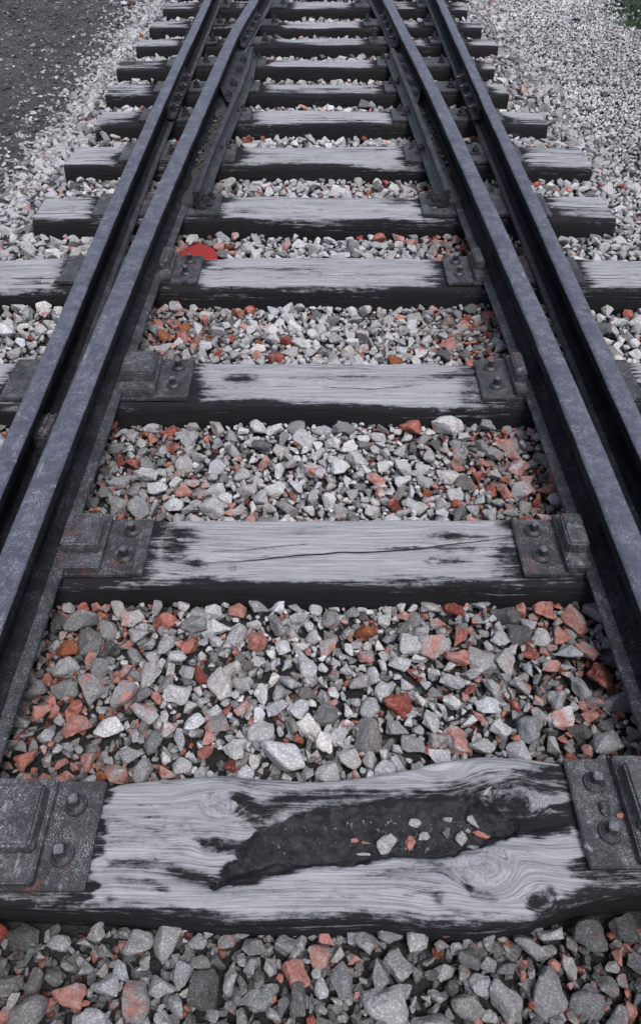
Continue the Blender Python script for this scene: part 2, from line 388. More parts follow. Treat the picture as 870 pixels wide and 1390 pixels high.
# plate extents per sleeper: (outer x, inner x)
PL_IN = [(-.437, .508), (-.457, .523), (-.435, .530), (-.49, .507), (-.467, .47), (-.446, .443), (-.405, .417), (-.388, .405), (-.373, .386)]
sleeper_things = []
LBL = [
 'nearest sleeper, knotted and bulging grey timber with a soil filled hollow',
 'second sleeper from the front, pale timber with a long crack and a triangular nick',
 'third sleeper from the front, pale planed timber with one dark knot stain',
 'fourth sleeper from the front, whose right and left ends both reach the frame edges',
 'fifth sleeper from the front, short pale timber where the inner bars begin',
 'sixth sleeper from the front, with its dark right end sticking out onto the gravel',
 'seventh sleeper from the front, deeply split grey timber beside the trough between bar and rail',
 'eighth sleeper from the front, dark timber under the outer rail joints',
 'ninth sleeper from the front, its right end shorter than the one behind it',
 'tenth sleeper from the front, thick dark timber with a blocky right end',
 'eleventh sleeper from the front, under the inner rail joints',
 'farthest fully visible sleeper, thin dark strip at the top of the track',
 'sleeper cut off by the upper edge of the view, last of the row']
def pxw(pts, z=0.0):
    q = [P(a, b, z) for a, b in pts]; return [(p.x, p.y) for p in q]
for i, (y0, y1, xl, xr) in enumerate(sleepers):
    t = empty('railway_sleeper', ((xl + xr) / 2, (y0 + y1) / 2, -.15))
    tag(t, LBL[i], 'sleeper', 'wooden sleepers under the rails')
    pin = PL_IN[i] if i < len(PL_IN) else (-.36, .37)
    if i <= 8: pls = [(-1.05, pin[0]), (pin[1], 1.06)]
    else:
        a, b = xat(LI, (y0 + y1) / 2), xat(RI, (y0 + y1) / 2); c, d = xat(LO, (y0 + y1) / 2), xat(RO, (y0 + y1) / 2)
        pls = [(a - .11, a + .19), (b - .19, b + .11), (c - .14, c + .12), (d - .12, d + .14)]
    kw = dict(seed=i + 1, plates=[(p[0], p[1]) for p in pls])
    if i == 0:
        bk = pxw([(-400, 1058), (0, 1058), (60, 1062), (150, 1062), (200, 1056), (300, 1047), (350, 1052), (430, 1056), (500, 1051), (560, 1044), (600, 1033), (650, 1027), (700, 1028), (760, 1033), (870, 1030), (1300, 1030)])
        fr = pxw([(-400, 1240), (0, 1226), (150, 1232), (300, 1250), (400, 1250), (500, 1248), (580, 1256), (650, 1258), (720, 1250), (790, 1222), (870, 1208), (1300, 1208)])
        bk[0] = (-1.5, bk[0][1]); fr[0] = (-1.5, fr[0][1]); bk[-1] = (1.45, bk[-1][1]); fr[-1] = (1.45, fr[-1][1])
        S = 1 / 720.   # px -> m here
        def seg(px, py, pts, wd):
            """distance field falloff to a pixel polyline"""
            out = np.zeros_like(px)
            for (a, b) in zip(pts[:-1], pts[1:]):
                ax, ay = a; bx, by = b; L2 = (bx - ax) ** 2 + (by - ay) ** 2
                tt = np.clip(((px - ax) * (bx - ax) + (py - ay) * (by - ay)) / L2, 0, 1)
                d = np.hypot(px - ax - tt * (bx - ax), py - ay - tt * (by - ay)); out = np.maximum(out, np.exp(-(d / wd) ** 2))
            return out
        def hollow(px, py):
            up = np.interp(px, [285, 310, 335, 352, 400, 480, 560, 640, 665, 700], [1194, 1174, 1148, 1120, 1102, 1092, 1088, 1084, 1102, 1124])
            lo = np.interp(px, [285, 325, 400, 480, 560, 620, 650, 680, 700], [1202, 1190, 1176, 1168, 1163, 1163, 1150, 1132, 1120])
            d = np.minimum(py - up, lo - py); return np.clip(.45 + d / 20., 0, 1) * (px > 285) * (px < 705)
        def dirt0(x, y):
            px, py, _ = to_px(x, y); px = px + 9 * vnoise(x * 40, y * 60, 70) + 5 * vnoise(x * 110, y * 110, 72); py = py + 5 * vnoise(x * 22, y * 45, 71) + 3 * vnoise(x * 80, y * 90, 73)
            return hollow(px, py)
        def stain0(x, y, st, v):
            px, py, _ = to_px(x, y)
            jag = 16 * vnoise(x * 0 + .5, y * 55, 78) + 9 * vnoise(x * 0, y * 150, 79)
            px = px + 9 * vnoise(x * 22, y * 90, 61); py = py + 3.5 * vnoise(x * 9, y * 30, 63) + 1.5 * vnoise(x * 50, y * 120, 64)
            s = .02 + .85 * np.clip(1 - (x + .436 - jag * .0011) / .016, 0, 1) + .80 * np.clip((x - .475 - jag * .0022) / .030, 0, 1) + .18 * vnoise(x * 6, y * 30, 77)
            edge = np.clip(1 - (1 - v) * (.27) / .022, 0, 1); s = np.maximum(s, edge * .9)
            hx = px + 12 * vnoise(x * 30, y * 60, 74); hy = py + 7 * vnoise(x * 14, y * 60, 75); s = np.maximum(s, 1.15 * np.clip(hollow(hx, hy) * 1.5, 0, 1))
            s = np.maximum(s, 0.79 * seg(px, py, [(335, 1085), (350, 1104), (400, 1088), (480, 1082), (560, 1083), (640, 1075), (700, 1058), (770, 1050)], 14.3))
            s = np.maximum(s, 0.76 * seg(px, py, [(600, 1070), (680, 1062), (770, 1066)], 13.1))
            s = np.maximum(s, 0.60 * seg(px, py, [(150, 1143), (200, 1142), (250, 1152)], 10.6))
            s = np.maximum(s, 0.62 * seg(px, py, [(150, 1168), (215, 1166), (240, 1182), (290, 1198), (330, 1190)], 12.0))
            s = np.maximum(s, 0.52 * seg(px, py, [(155, 1192), (205, 1198), (228, 1208)], 7.5))
            s = np.maximum(s, 0.75 * seg(px, py, [(280, 1142), (300, 1147), (330, 1148)], 16.4))
            s = np.maximum(s, 0.71 * seg(px, py, [(325, 1082), (330, 1105), (350, 1118)], 10.4))
            s = np.maximum(s, 0.91 * seg(px, py, [(668, 1128), (710, 1122), (768, 1115)], 10.4))
            s = np.maximum(s, 0.76 * seg(px, py, [(672, 1090), (700, 1100), (720, 1112)], 26.1))
            s = np.maximum(s, 0.64 * seg(px, py, [(690, 1133), (740, 1130), (770, 1128)], 7.8))
            s = np.maximum(s, 0.86 * seg(px, py, [(720, 1230), (745, 1216)], 14.3))
            s = np.maximum(s, 0.45 * seg(px, py, [(625, 1195), (640, 1215), (672, 1221)], 4.7))
            s = np.maximum(s, 0.40 * seg(px, py, [(585, 1215), (625, 1240), (680, 1246)], 7.5))
            s = np.maximum(s, 0.97 * seg(px, py, [(742, 1250), (760, 1232), (800, 1212), (880, 1204)], 18.3))
            s = np.maximum(s, 0.71 * seg(px, py, [(150, 1225), (230, 1232), (330, 1252)], 10.4))
            return s + .05
        def z0(x, y, di):
            px, py, _ = to_px(x, y)
            z = -.026 * np.clip(di * 1.2 - .15, 0, 1) ** 1.3 + .004 * vnoise(x * 10, y * 24, 5) * di + .0015 * vnoise(x * 60, y * 60, 6) * di + .0010 * vnoise(x * 150, y * 150, 8) * di - .004 * np.clip(vnoise(x * 9, y * 70, 9), 0, 1) * (di > .02) * (di < .8)
            z += .016 * np.exp(-(((px - 645) / 90) ** 2 + ((py - 1045) / 22) ** 2))
            z += .014 * np.exp(-(((px - 665) / 75) ** 2 + ((py - 1190) / 30) ** 2))
            z += .015 * np.exp(-(((px - 700) / 34) ** 2 + ((py - 1092) / 20) ** 2))
            z += .008 * np.exp(-(((px - 300) / 30) ** 2 + ((py - 1098) / 22) ** 2))
            z -= .011 * seg(px, py, [(150, 1165), (215, 1166), (245, 1184), (290, 1196)], 9)
            z -= .009 * seg(px, py, [(280, 1143), (330, 1148)], 8)
            z -= .012 * seg(px, py, [(640, 1072), (655, 1064), (690, 1068)], 5)
            z -= .012 * seg(px, py, [(668, 1130), (710, 1124), (768, 1117)], 6)
            z -= .006 * seg(px, py, [(625, 1195), (640, 1215), (672, 1221)], 3)
            z += .004 * vnoise(x * 5, y * 9, 40)
            flat = np.clip((153 - px) / 14, 0, 1) + np.clip((px - 762) / 14, 0, 1)
            return z * (1 - np.clip(flat, 0, 1)) - .004 * np.clip(flat, 0, 1)
        kn = []
        for (kx, ky, r, amp) in [(300, 1096, .032, .85), (292, 1147, .022, .9), (700, 1092, .040, .95), (655, 1180, .050, .6), (733, 1222, .022, .9), (590, 1028, .05, .3)]:
            p = P(kx, ky); kn.append((p.x, p.y, r, amp, {300: .65, 292: .5, 700: 1., 655: .45, 733: .9, 590: .1}[kx]))
        m = sleeper_mesh(i, y0, y1, xl, xr, 1500, 190, M_WOOD_SOIL, back=([p[0] for p in bk], [p[1] for p in bk]), front=([p[0] for p in fr], [p[1] for p in fr]),
                         knots=kn, zfun=z0, stainfun=stain0, dirtfun=dirt0, **kw)
    elif i == 1:
        kn = [(P(250, 732).x, P(250, 732).y, .016, .8, 0), (P(268, 762).x, P(268, 762).y, .014, .8, 0), (P(318, 772).x, P(318, 772).y, .011, .8, 0), (P(600, 730).x, P(600, 730).y, .018, .8, 0), (P(590, 760).x, P(590, 760).y, .014, .8, 0)]
        cr = [(pxw([(275, 763), (330, 758), (430, 750), (560, 744), (695, 728)]), .0038), (pxw([(290, 748), (350, 742), (420, 737)]), .0016)]
        def stain1(x, y, st, v):
            px, py, _ = to_px(x, y)
            for (cx, cy, rx, ry, a) in [(245, 725, 26, 9, .75), (262, 766, 30, 10, .7), (235, 745, 28, 30, .62), (275, 788, 40, 8, .8), (620, 728, 60, 8, .8), (690, 745, 26, 40, .75), (600, 762, 40, 8, .6), (345, 791, 9, 4, .9), (560, 795, 140, 6, .6), (360, 700, 80, 4, .5), (600, 745, 80, 5, .55), (317, 772, 9, 5, .6)]:
                st = np.maximum(st, a * np.exp(-(((px - cx) / rx) ** 2 + ((py - cy) / ry) ** 2)))
            return np.where((px > 300) & (px < 560) & (py < 780), st * .8 - .02, st)
        m = sleeper_mesh(i, y0, y1, xl, xr, 900, 90, M_WOOD, knots=kn, cracks=cr, stainfun=stain1, **kw)
    else:
        q = random.Random(i * 5 + 1); kn = []; cr = []
        for k in range(3): kn.append((q.uniform(-.3, .35), q.uniform(y0 + .05, y1 - .05), q.uniform(.008, .016), .8, 0))
        for k in range([0, 0, 2, 2, 1, 2, 3, 3, 2, 2, 2, 1, 1][i]):
            a = q.uniform(-.38, .1); b = a + q.uniform(.3, .7); yy = q.uniform(y0 + .06, y1 - .03); cr.append(([(a, yy), ((a + b) / 2, yy + q.uniform(-.012, .012)), (min(b, .45), yy + q.uniform(-.02, .02))], .0028 if i < 5 else .0048))
        for sgn in (-1, 1):
            for k in range(2):
                a = sgn * 1.0; b = sgn * q.uniform(1.2, 1.40); yy = q.uniform(y0 + .05, y1 - .04); lo_, hi_ = min(a, b), max(a, b); cr.append(([(lo_, yy), (hi_, yy + q.uniform(-.015, .015))], .0034 if i < 4 else .006))
        blobs = []
        if i == 2: blobs = [(325, 513, 28, 8, .85), (640, 520, 26, 40, .8), (610, 510, 34, 6, .65), (262, 500, 12, 30, .55), (440, 512, 80, 3, .45)]
        if i == 3: blobs = [(385, 367, 60, 3, .5), (300, 366, 40, 3, .55), (590, 380, 30, 8, .6), (50, 380, 50, 5, .8), (540, 384, 90, 3, .5)]
        if i == 4: blobs = [(330, 287, 34, 4, .6), (540, 270, 26, 10, .6), (100, 270, 10, 20, .4)]
        darker = [0, 0, -.03, -.03, 0.04, .02, .10, .24, .28, .30, .32, .32, .32][i]
        def stf(x, y, st, v, blobs=blobs, darker=darker):
            px, py, _ = to_px(x, y); st = st + darker
            for (cx, cy, rx, ry, a) in blobs: st = np.maximum(st, a * np.exp(-(((px - cx) / rx) ** 2 + ((py - cy) / ry) ** 2)))
            return st
        def zf(x, y, di, i=i): # worn, slightly sunken middle and tired outer ends
            return -.006 * np.clip((np.abs(x) - 1.1) / .25, 0, 1) + (-.022 * np.exp(-(((x + 1.18) / .10) ** 2 + ((y - (sleepers[3][0] + .07)) / .022) ** 2)) if i == 3 else 0)
        m = sleeper_mesh(i, y0, y1, xl, xr, 360 if i < 5 else 240, 60 if i < 5 else 36, M_WOOD, knots=kn, cracks=cr, stainfun=stf, zfun=zf, H=.16, **kw)
    tb = bpy.data.objects.new('timber', m); link(tb, t); tb.location = -Vector(t.location)
    t.rotation_euler.z = 0 if i < 2 else random.uniform(-.006, .006)
    sleeper_things.append((t, pls))

# ---------------------------------------------------------------- fastenings on the sleepers
def screw_mesh():
    bm = bmesh.new(); add_cyl(bm, (0, 0, .003), .0235, .0215, .006, 22); add_cyl(bm, (0, 0, .009), .0195, .013, .006, 20)
    add_box(bm, (0, 0, .023), (.019, .019, .024), .3, .0022, .92)
    m = bm_mesh('coach_screw', bm, M_DARKSTEEL, True, 40); m.materials.append(M_HEAD)
    for p in m.polygons: p.material_index = 1 if p.center.z > .028 else 0
    return m
def nut_mesh():
    bm = bmesh.new(); add_box(bm, (0, 0, .007), (.062, .05, .014), 0, .004); add_cyl(bm, (0, 0, .017), .0215, .0205, .006, 18)
    add_box(bm, (0, 0, .030), (.034, .034, .020), .35, .003); add_cyl(bm, (0, 0, .048), .0105, .0095, .018, 14)
    return bm_mesh('clip_bolt', bm, M_DARKSTEEL, True, 40)
SCREW, NUT = screw_mesh(), nut_mesh()
def sub(name, mesh, parent, wloc, rz=0, s=1):
    o = bpy.data.objects.new(name, mesh); o.location = Vector(wloc) - parent_world(parent); o.rotation_euler.z = rz; o.scale = (s, s, s); link(o, parent); return o
def parent_world(p):
    v = Vector((0, 0, 0))
    while p is not None: v += p.location; p = p.parent
    return v
q = random.Random(3)
for i, (t, pls) in enumerate(sleeper_things):
    y0, y1 = sleepers[i][0], sleepers[i][1]
    for (xa, xb) in pls:
        bm = bmesh.new(); W = (y1 - y0)
        ya, yb = (y0 + .025, y1 - .012) if i else (.0, .0)
        if i == 0:
            if xa < 0: ya, yb = P(70, 1215).y + .004, P(70, 1064).y
            else: ya, yb = P(810, 1182).y, P(810, 1034).y
        sgn = -1 if (xa + xb) < 0 else 1
        xc, yc = (xa + xb) / 2, (ya + yb) / 2
        add_box(bm, (0, 0, .0075), (xb - xa, yb - ya, .015), 0, .0025)
        pm = bm_mesh('base_plate', bm, M_PLATE_D, True, 35)
        pl = sub('base_plate', pm, t, (xc, yc, .001), q.uniform(-.006, .006))
        inner = xb if sgn < 0 else xa        # the edge facing the track centre
        d = sgn
        if i <= 3:
            # two square-headed screws near the inner edge
            for k, fy in enumerate((.76, .30)):
                sub('coach_screw', SCREW, pl, (inner + d * (.050 + .004 * k), ya + (yb - ya) * fy, .0158), q.uniform(-.6, .6))
            # clamp block pushed against the rail foot, raised pad on a stepped ledge
            rx = xat(LI if sgn < 0 else RI, yc)
            e1 = inner + d * (.092 if i == 0 else .108); e2 = rx - d * .055; cx = (e1 + e2) / 2; wd = abs(e2 - e1)
            b2 = bmesh.new(); hh = yb - ya
            add_box(b2, (0, 0, .012), (wd, hh * .96, .024), 0, .0035)
            add_box(b2, (d * .003, hh * .06, .040), (wd * .95, hh * .60, .036), q.uniform(-.03, .03), .005, .95)
            sub('clamp_block', bm_mesh('clamp_block', b2, M_PLATE, True, 35), pl, (cx, yc, .0162))
        else:
            e = inner
            if i <= 8:
                gx = xat(LI if sgn < 0 else RI, yc) - d * .105
                sub('clip_bolt', NUT, pl, (e + d * .050, yc + .062, .0158), q.uniform(-.3, .3), .62)
                sub('clip_bolt', NUT, pl, (e + d * (.066 if i == 4 else .085), yc - .012, .0158), q.uniform(-.3, .3), .95)
                if i >= 5:
                    rI = xat(LI if sgn < 0 else RI, yc); rO = xat(LO if sgn < 0 else RO, yc)
                    if abs(rO - rI) > .20:
                        sub('clip_bolt', NUT, pl, (rO - d * .098, yc - .02, .0158), q.uniform(-.3, .3), .8)
                    if abs(rO - rI) > .27: sub('clip_bolt', NUT, pl, (rI + d * .092, yc + .03, .0158), q.uniform(-.3, .3), .8)
                    sub('clip_bolt', NUT, pl, (rO + d * .092, yc + .03, .0158), q.uniform(-.3, .3), .7)
            else:
                sub('clip_bolt', NUT, pl, (xa + .035, yc + .02, .0158), q.uniform(-.3, .3), .85)
                sub('clip_bolt', NUT, pl, (xb - .035, yc - .02, .0158), q.uniform(-.3, .3), .85)

# ---------------------------------------------------------------- rails
def rail_profile(head_w, H, foot_w, web=.015, head_h=.040, foot_l=None, foot_r=None):
    hw = head_w / 2; fl = foot_l if foot_l is not None else foot_w / 2; fr_ = foot_r if foot_r is not None else foot_w / 2; z = H
    r = min(.011, hw * .45)
    right = [(0, z + .0012)] + [(hw - r + r * math.sin(a), z - r + r * math.cos(a)) for a in (0, R(22), R(45), R(68), R(90))]
    right += [(hw, z - head_h + .006), (hw - .004, z - head_h), (web / 2 + .008, z - head_h - .010), (web / 2, z - head_h - .020), (web / 2, .034), (web / 2 + .008, .026), (fl * .62, .0185)]
    rr = right[:-1] + [(fr_ * .62, .0185), (fr_ - .003, .0125), (fr_, .0095), (fr_, .0015)]
    ll = right[1:] + [(fl - .003, .0125), (fl, .0095), (fl, .0015)]
    prof = rr + [(-x, zz) for (x, zz) in reversed(ll)]
    return prof
def smooth_path(pl, n=90, rnd=2):
    pts = [Vector((x, y)) for x, y in pl]
    for _ in range(rnd):
        o = [pts[0]]
        for a, b in zip(pts[:-1], pts[1:]): o += [a.lerp(b, .25), a.lerp(b, .75)]
        o.append(pts[-1]); pts = o
    return pts
def sweep(name, pl, prof, z0, mat, rnd=2, wob=.0007, seed=0, split=True):
    pts = smooth_path(pl, rnd=rnd)
    # resample evenly
    L = [0]
    for a, b in zip(pts[:-1], pts[1:]): L.append(L[-1] + (b - a).length)
    n = max(int(L[-1] / .035), 4); ss = np.linspace(0, L[-1], n)
    X = np.interp(ss, L, [p.x for p in pts]); Y = np.interp(ss, L, [p.y for p in pts])
    tx = np.gradient(X, ss); ty = np.gradient(Y, ss); nr = np.hypot(tx, ty); nxv, nyv = ty / nr, -tx / nr
    V = []
    for k in range(n):
        for j, (a, zz) in enumerate(prof):
            wv = wob * vnoise(np.array([ss[k] * 9.0]), np.array([j * .9]), seed)[0] * 2
            V.append((X[k] + nxv[k] * (a + wv), Y[k] + nyv[k] * (a + wv), zz + z0 + (wv if zz > .05 else 0)))
    m_ = len(prof); Fc = []
    for k in range(n - 1):
        for j in range(m_):
            a = k * m_ + j; b = k * m_ + (j + 1) % m_; Fc.append((a, b, b + m_, a + m_))
    Fc.append(list(range(m_))); Fc.append([(n - 1) * m_ + j for j in range(m_)][::-1])
    Fc = [f[::-1] for f in Fc]
    me = mesh_from(name, V, Fc, mat, True, 38)
    if split:
        me.materials.append(M_WEB); me.materials.append(M_FOOT)
        zs = [p[1] for p in prof]; top = max(zs)
        for p in me.polygons:
            j = [me.loops[l].vertex_index % m_ for l in p.loop_indices]; za = sum(zs[q_] for q_ in j) / len(j)
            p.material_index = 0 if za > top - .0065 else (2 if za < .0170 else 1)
    return me
rails = {}
for nm, pl, hw, fl, fr_, dz, lab in [
    ('LI', LI, .074, .050, .068, 0, 'left inner running rail, wide blue grey head, foot flaring towards the sleepers'),
    ('RI', RI, .072, .068, .050, 0, 'right inner running rail, wide blue grey head with scuffed white patches'),
    ('LO', LO, .060, .060, .046, -.006, 'left outer rail, narrower head, running off the left edge of the view'),
    ('RO', RO, .060, .046, .060, -.006, 'right outer rail, narrower head, nearest the wide field of fine gravel')]:
    t = empty('rail', (pl[2][0], pl[2][1], .016)); tag(t, lab, 'rail', 'steel rails of the track')
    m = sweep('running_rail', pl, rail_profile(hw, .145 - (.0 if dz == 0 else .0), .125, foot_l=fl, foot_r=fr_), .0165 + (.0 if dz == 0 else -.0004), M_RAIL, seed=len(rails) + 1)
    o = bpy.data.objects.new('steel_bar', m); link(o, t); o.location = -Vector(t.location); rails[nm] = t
# fishplates with four bolts at the joints
def hexbolt():
    bm = bmesh.new(); add_cyl(bm, (.004, 0, 0), .017, .017, .006, 14, 'X'); add_box(bm, (.016, 0, 0), (.020, .030, .030), 0, .003); add_cyl(bm, (.032, 0, 0), .010, .009, .016, 12, 'X')
    return bm_mesh('fishplate_bolt', bm, M_DARKSTEEL, True, 40)
HB = hexbolt()
def fishplate(pl, rail, ya, yb, side):
    """ya..yb along the track; side = +1 if it sits on the +x face of the rail"""
    xa, xb = xat(pl, ya), xat(pl, yb); yc = (ya + yb) / 2; xc = (xa + xb) / 2; ang = -math.atan2(xb - xa, yb - ya); L = math.hypot(xb - xa, yb - ya)
    bm = bmesh.new(); add_box(bm, (side * .021, 0, .068), (.020, L, .070), 0, .003); add_box(bm, (side * .042, 0, .036), (.040, L, .012), 0, .003)
    fp = sub('fishplate', bm_mesh('fishplate', bm, M_DARKSTEEL, True, 35), rail, (xc, yc, .0165), ang)
    for k in range(4):
        o = bpy.data.objects.new('bolt', HB); link(o, fp); o.location = (side * .0315, L * (-.36 + .24 * k), .070)
        if side < 0: o.rotation_euler.z = math.pi
yA = P(545, 58, .08).y; yB = P(545, 18, .08).y
fishplate(LI, rails['LI'], yA, yB, 1); fishplate(RI, rails['RI'], yA, yB, -1)
yA = P(640, 154, .08).y; yB = P(640, 98, .08).y
fishplate(LO, rails['LO'], yA, yB, 1); fishplate(RO, rails['RO'], yA - .02, yB - .02, -1)

# ribbed spacer block standing between the two left rails
bm = bmesh.new(); add_box(bm, (0, 0, .035), (.070, .110, .070), 0, .003)
for k in range(3): add_box(bm, (-.022 + .022 * k, 0, .073), (.010, .104, .010), 0, .002)
p = P(60, 577, .09); sub('spacer_block', bm_mesh('spacer_block', bm, M_PLATE, True, 35), rails['LO'], (p.x, p.y, .017), -.06)
# inner bars (cut down rails) bolted beside the inner rails
for side, pts, rl, lab in [(1, [(341, 64), (333.5, 100), (287.5, 201), (266, 261)], 'LI', 'slim cut down steel bar bolted inside the left inner rail'),
                           (-1, [(532, 66), (559, 131), (582, 190), (608, 258)], 'RI', 'slim cut down steel bar bolted inside the right inner rail')]:
    pl = poly(pts, .100)[::-1]; pin = LI if side > 0 else RI
    t = empty('guard_bar', (pl[0][0], pl[0][1], .016)); tag(t, lab, 'guard bar', 'slim bars beside the inner rails')
    inn, out = .036, .012
    m = sweep('bar', pl, rail_profile(.030, .084, .10, web=.018, head_h=.028, foot_l=(out if side > 0 else inn), foot_r=(inn if side > 0 else out)), .0172, M_BAR, rnd=1, seed=9, split=False)
    o = bpy.data.objects.new('bar', m); link(o, t); o.location = -Vector(t.location)
    # cast spacer filling the gap, tapering to a point towards the viewer
    ys = np.linspace(pl[0][1] + .02, pl[-1][1], 40); V = []; Fc = []
    ytip = P(308, 137, .09).y
    for k, y in enumerate(ys):
        xr_ = xat(pin, y) + side * .012; xb_ = xat(pl, y) - side * .006
        V += [(xr_, y, .036 + .004 * math.sin(k * 1.3)), (xb_, y, .034 + .003 * math.sin(k * 2.1)), (xb_, y, .017), (xr_, y, .017)]
        if k: a = (k - 1) * 4; b = k * 4; Fc += [(a, a + 1, b + 1, b), (a + 1, a + 2, b + 2, b + 1), (a + 3, a, b, b + 3)]
    Fc += [(0, 3, 2, 1), (len(V) - 4, len(V) - 3, len(V) - 2, len(V) - 1)]
    o = bpy.data.objects.new('rusty_trough', mesh_from('rusty_trough', V, Fc, M_RUST, False)); link(o, t); o.location = -Vector(t.location)
    V = []; Fc = []; ys = np.linspace(ytip, pl[-1][1], 24)
    for k, y in enumerate(ys):
        xr_ = xat(pin, y) + side * .010; xb0 = xat(pl, y) - side * .008; f_ = min(1, (y - ytip) / .30 * .75 + .25 * min(1, (y - ytip) / .05)); xb_ = xr_ + (xb0 - xr_) * (1 if k > 8 else max(.3, f_))
        if side > 0 or True: xb_ = xb0 + (xr_ - xb0) * (1 - f_) * .0; xr2 = xr_
        xa_ = xb0 - (xb0 - xr_) * f_
        V += [(xa_, y, .074), (xb0, y, .070), (xb0, y, .030), (xa_, y, .030)]
        if k: a = (k - 1) * 4; b = k * 4; Fc += [(a, a + 1, b + 1, b), (a + 1, a + 2, b + 2, b + 1), (a + 3, a, b, b + 3)]
    Fc += [(0, 3, 2, 1), (len(V) - 4, len(V) - 3, len(V) - 2, len(V) - 1)]
    bm = bmesh.new(); me = mesh_from('x', V, Fc, M_PLATE); bm.from_mesh(me)
    o = bpy.data.objects.new('spacer_casting', bm_mesh('spacer_casting', bm, M_BAR)); link(o, t); o.location = -Vector(t.location)
    bms = bmesh.new(); add_box(bms, (0, 0, .015), (.044, .044, .030), .1, .004); add_cyl(bms, (0, 0, .034), .014, .012, .010, 12)
    bx = bm_mesh('spacer_bolt', bms, M_DARKSTEEL, True, 40)
    for (u, v) in ([(331, 77), (325, 90), (317, 109), (310.5, 124)] if side > 0 else [(541.5, 77), (547, 90), (555, 108), (562, 123)]):
        p = P(u, v, .095); sub('bolt', bx, t, (p.x, p.y, .0705))

# ---------------------------------------------------------------- stones
def rock_data(seed, npts, bev=0.0, sub_=0, disp=0.0, squash=.72):
    q = random.Random(seed); bm = bmesh.new()
    el = q.uniform(.68, 1.0)
    for k in range(npts):
        v = Vector((q.gauss(0, 1), q.gauss(0, 1), q.gauss(0, 1))).normalized() * q.uniform(.82, 1.0)
        # pull towards a box for blocky broken faces
        m_ = max(abs(v.x), abs(v.y), abs(v.z)); v = v.lerp(v / m_ * .85, .45)
        bm.verts.new((v.x, v.y * el, v.z * squash * q.uniform(.9, 1.05)))
    r = bmesh.ops.convex_hull(bm, input=bm.verts)
    bmesh.ops.delete(bm, geom=[v for v in bm.verts if not v.link_faces], context='VERTS')
    bmesh.ops.dissolve_limit(bm, angle_limit=R(14), verts=bm.verts, edges=bm.edges)
    if bev: bmesh.ops.bevel(bm, geom=list(bm.edges), offset=bev, segments=1, affect='EDGES', clamp_overlap=True)
    bmesh.ops.triangulate(bm, faces=bm.faces)
    for _ in range(sub_):
        bmesh.ops.subdivide_edges(bm, edges=[e for e in bm.edges if e.calc_length() > .22], cuts=1); bmesh.ops.triangulate(bm, faces=bm.faces)
    if disp:
        bmesh.ops.recalc_face_normals(bm, faces=bm.faces)
        for v in bm.verts:
            n = mnoise.noise(v.co * 1.5 + Vector((seed, 0, 0))) * disp + mnoise.noise(v.co * 4.3 + Vector((0, seed, 0))) * disp * .40 + mnoise.noise(v.co * 9 + Vector((0, 0, seed))) * disp * .16
            v.co += v.co.normalized() * n
    bmesh.ops.recalc_face_normals(bm, faces=bm.faces)
    V = np.array([v.co[:] for v in bm.verts], dtype=np.float32); Fc = np.array([[v.index for v in f.verts] for f in bm.faces], dtype=np.int32) if not bm.verts.index_update() else None
    return bm, V, Fc
def low_rock(seed, npts, bev=0.0, sub_=0, disp=0.0):
    bm, V, Fc = rock_data(seed, npts, bev, sub_, disp); bm.free(); return V, Fc
HQ = []
for s in range(26):
    bm, V, Fc = rock_data(100 + s, 11 + s % 6, .075, 3, .15)
    HQ.append(bm_mesh('stone', bm, M_STONE_O, True, 27))
MIDR = [low_rock(300 + s, 12, .09, 0) for s in range(24)]
LOWR = [low_rock(500 + s, 9) for s in range(24)]

def stone_colour(x, y, n, zone):
    """rgba per stone: own grey of the rock, alpha = how much red iron staining"""
    u = RNG.random(n); gcol = np.where(u < .40, RNG.uniform(.56, .78, n), np.where(u < .88, RNG.uniform(.38, .58, n), RNG.uniform(.13, .28, n)))
    ax = np.abs(x)
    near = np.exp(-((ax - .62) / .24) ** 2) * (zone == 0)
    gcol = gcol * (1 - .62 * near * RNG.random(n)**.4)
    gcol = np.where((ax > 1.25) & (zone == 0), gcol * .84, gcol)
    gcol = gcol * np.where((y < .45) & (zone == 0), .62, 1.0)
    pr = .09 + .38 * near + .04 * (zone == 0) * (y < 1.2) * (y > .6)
    if zone == 1: pr = np.full(n, .035); gcol = np.clip(gcol * 1.15, 0, .78)
    pr = np.where(ax > 1.28, pr * .35, pr)
    red = RNG.random(n) < pr
    al = np.where(red, RNG.uniform(.38, .95, n), RNG.uniform(0, .18, n))
    tint = RNG.normal(0.004, .022, n)
    C = np.stack([gcol * (1.01 + tint), gcol, gcol * (1.03 - tint)], -1)
    org = red & (RNG.random(n) < .06); C[org] = np.array([.30, .09, .035]); al = np.where(org, .0, al)
    full = red & (~org) & (RNG.random(n) < .22); C[full] = np.array([.26, .055, .038]) * RNG.uniform(.6, 1.3, (full.sum(), 1)); 
    return np.concatenate([C, al[:, None]], -1)

def on_sleeper(x, y, m):
    for (a, b, l, r) in sleepers:
        if a - m < y < b + m and l - m < x < r + m: return True
    return False
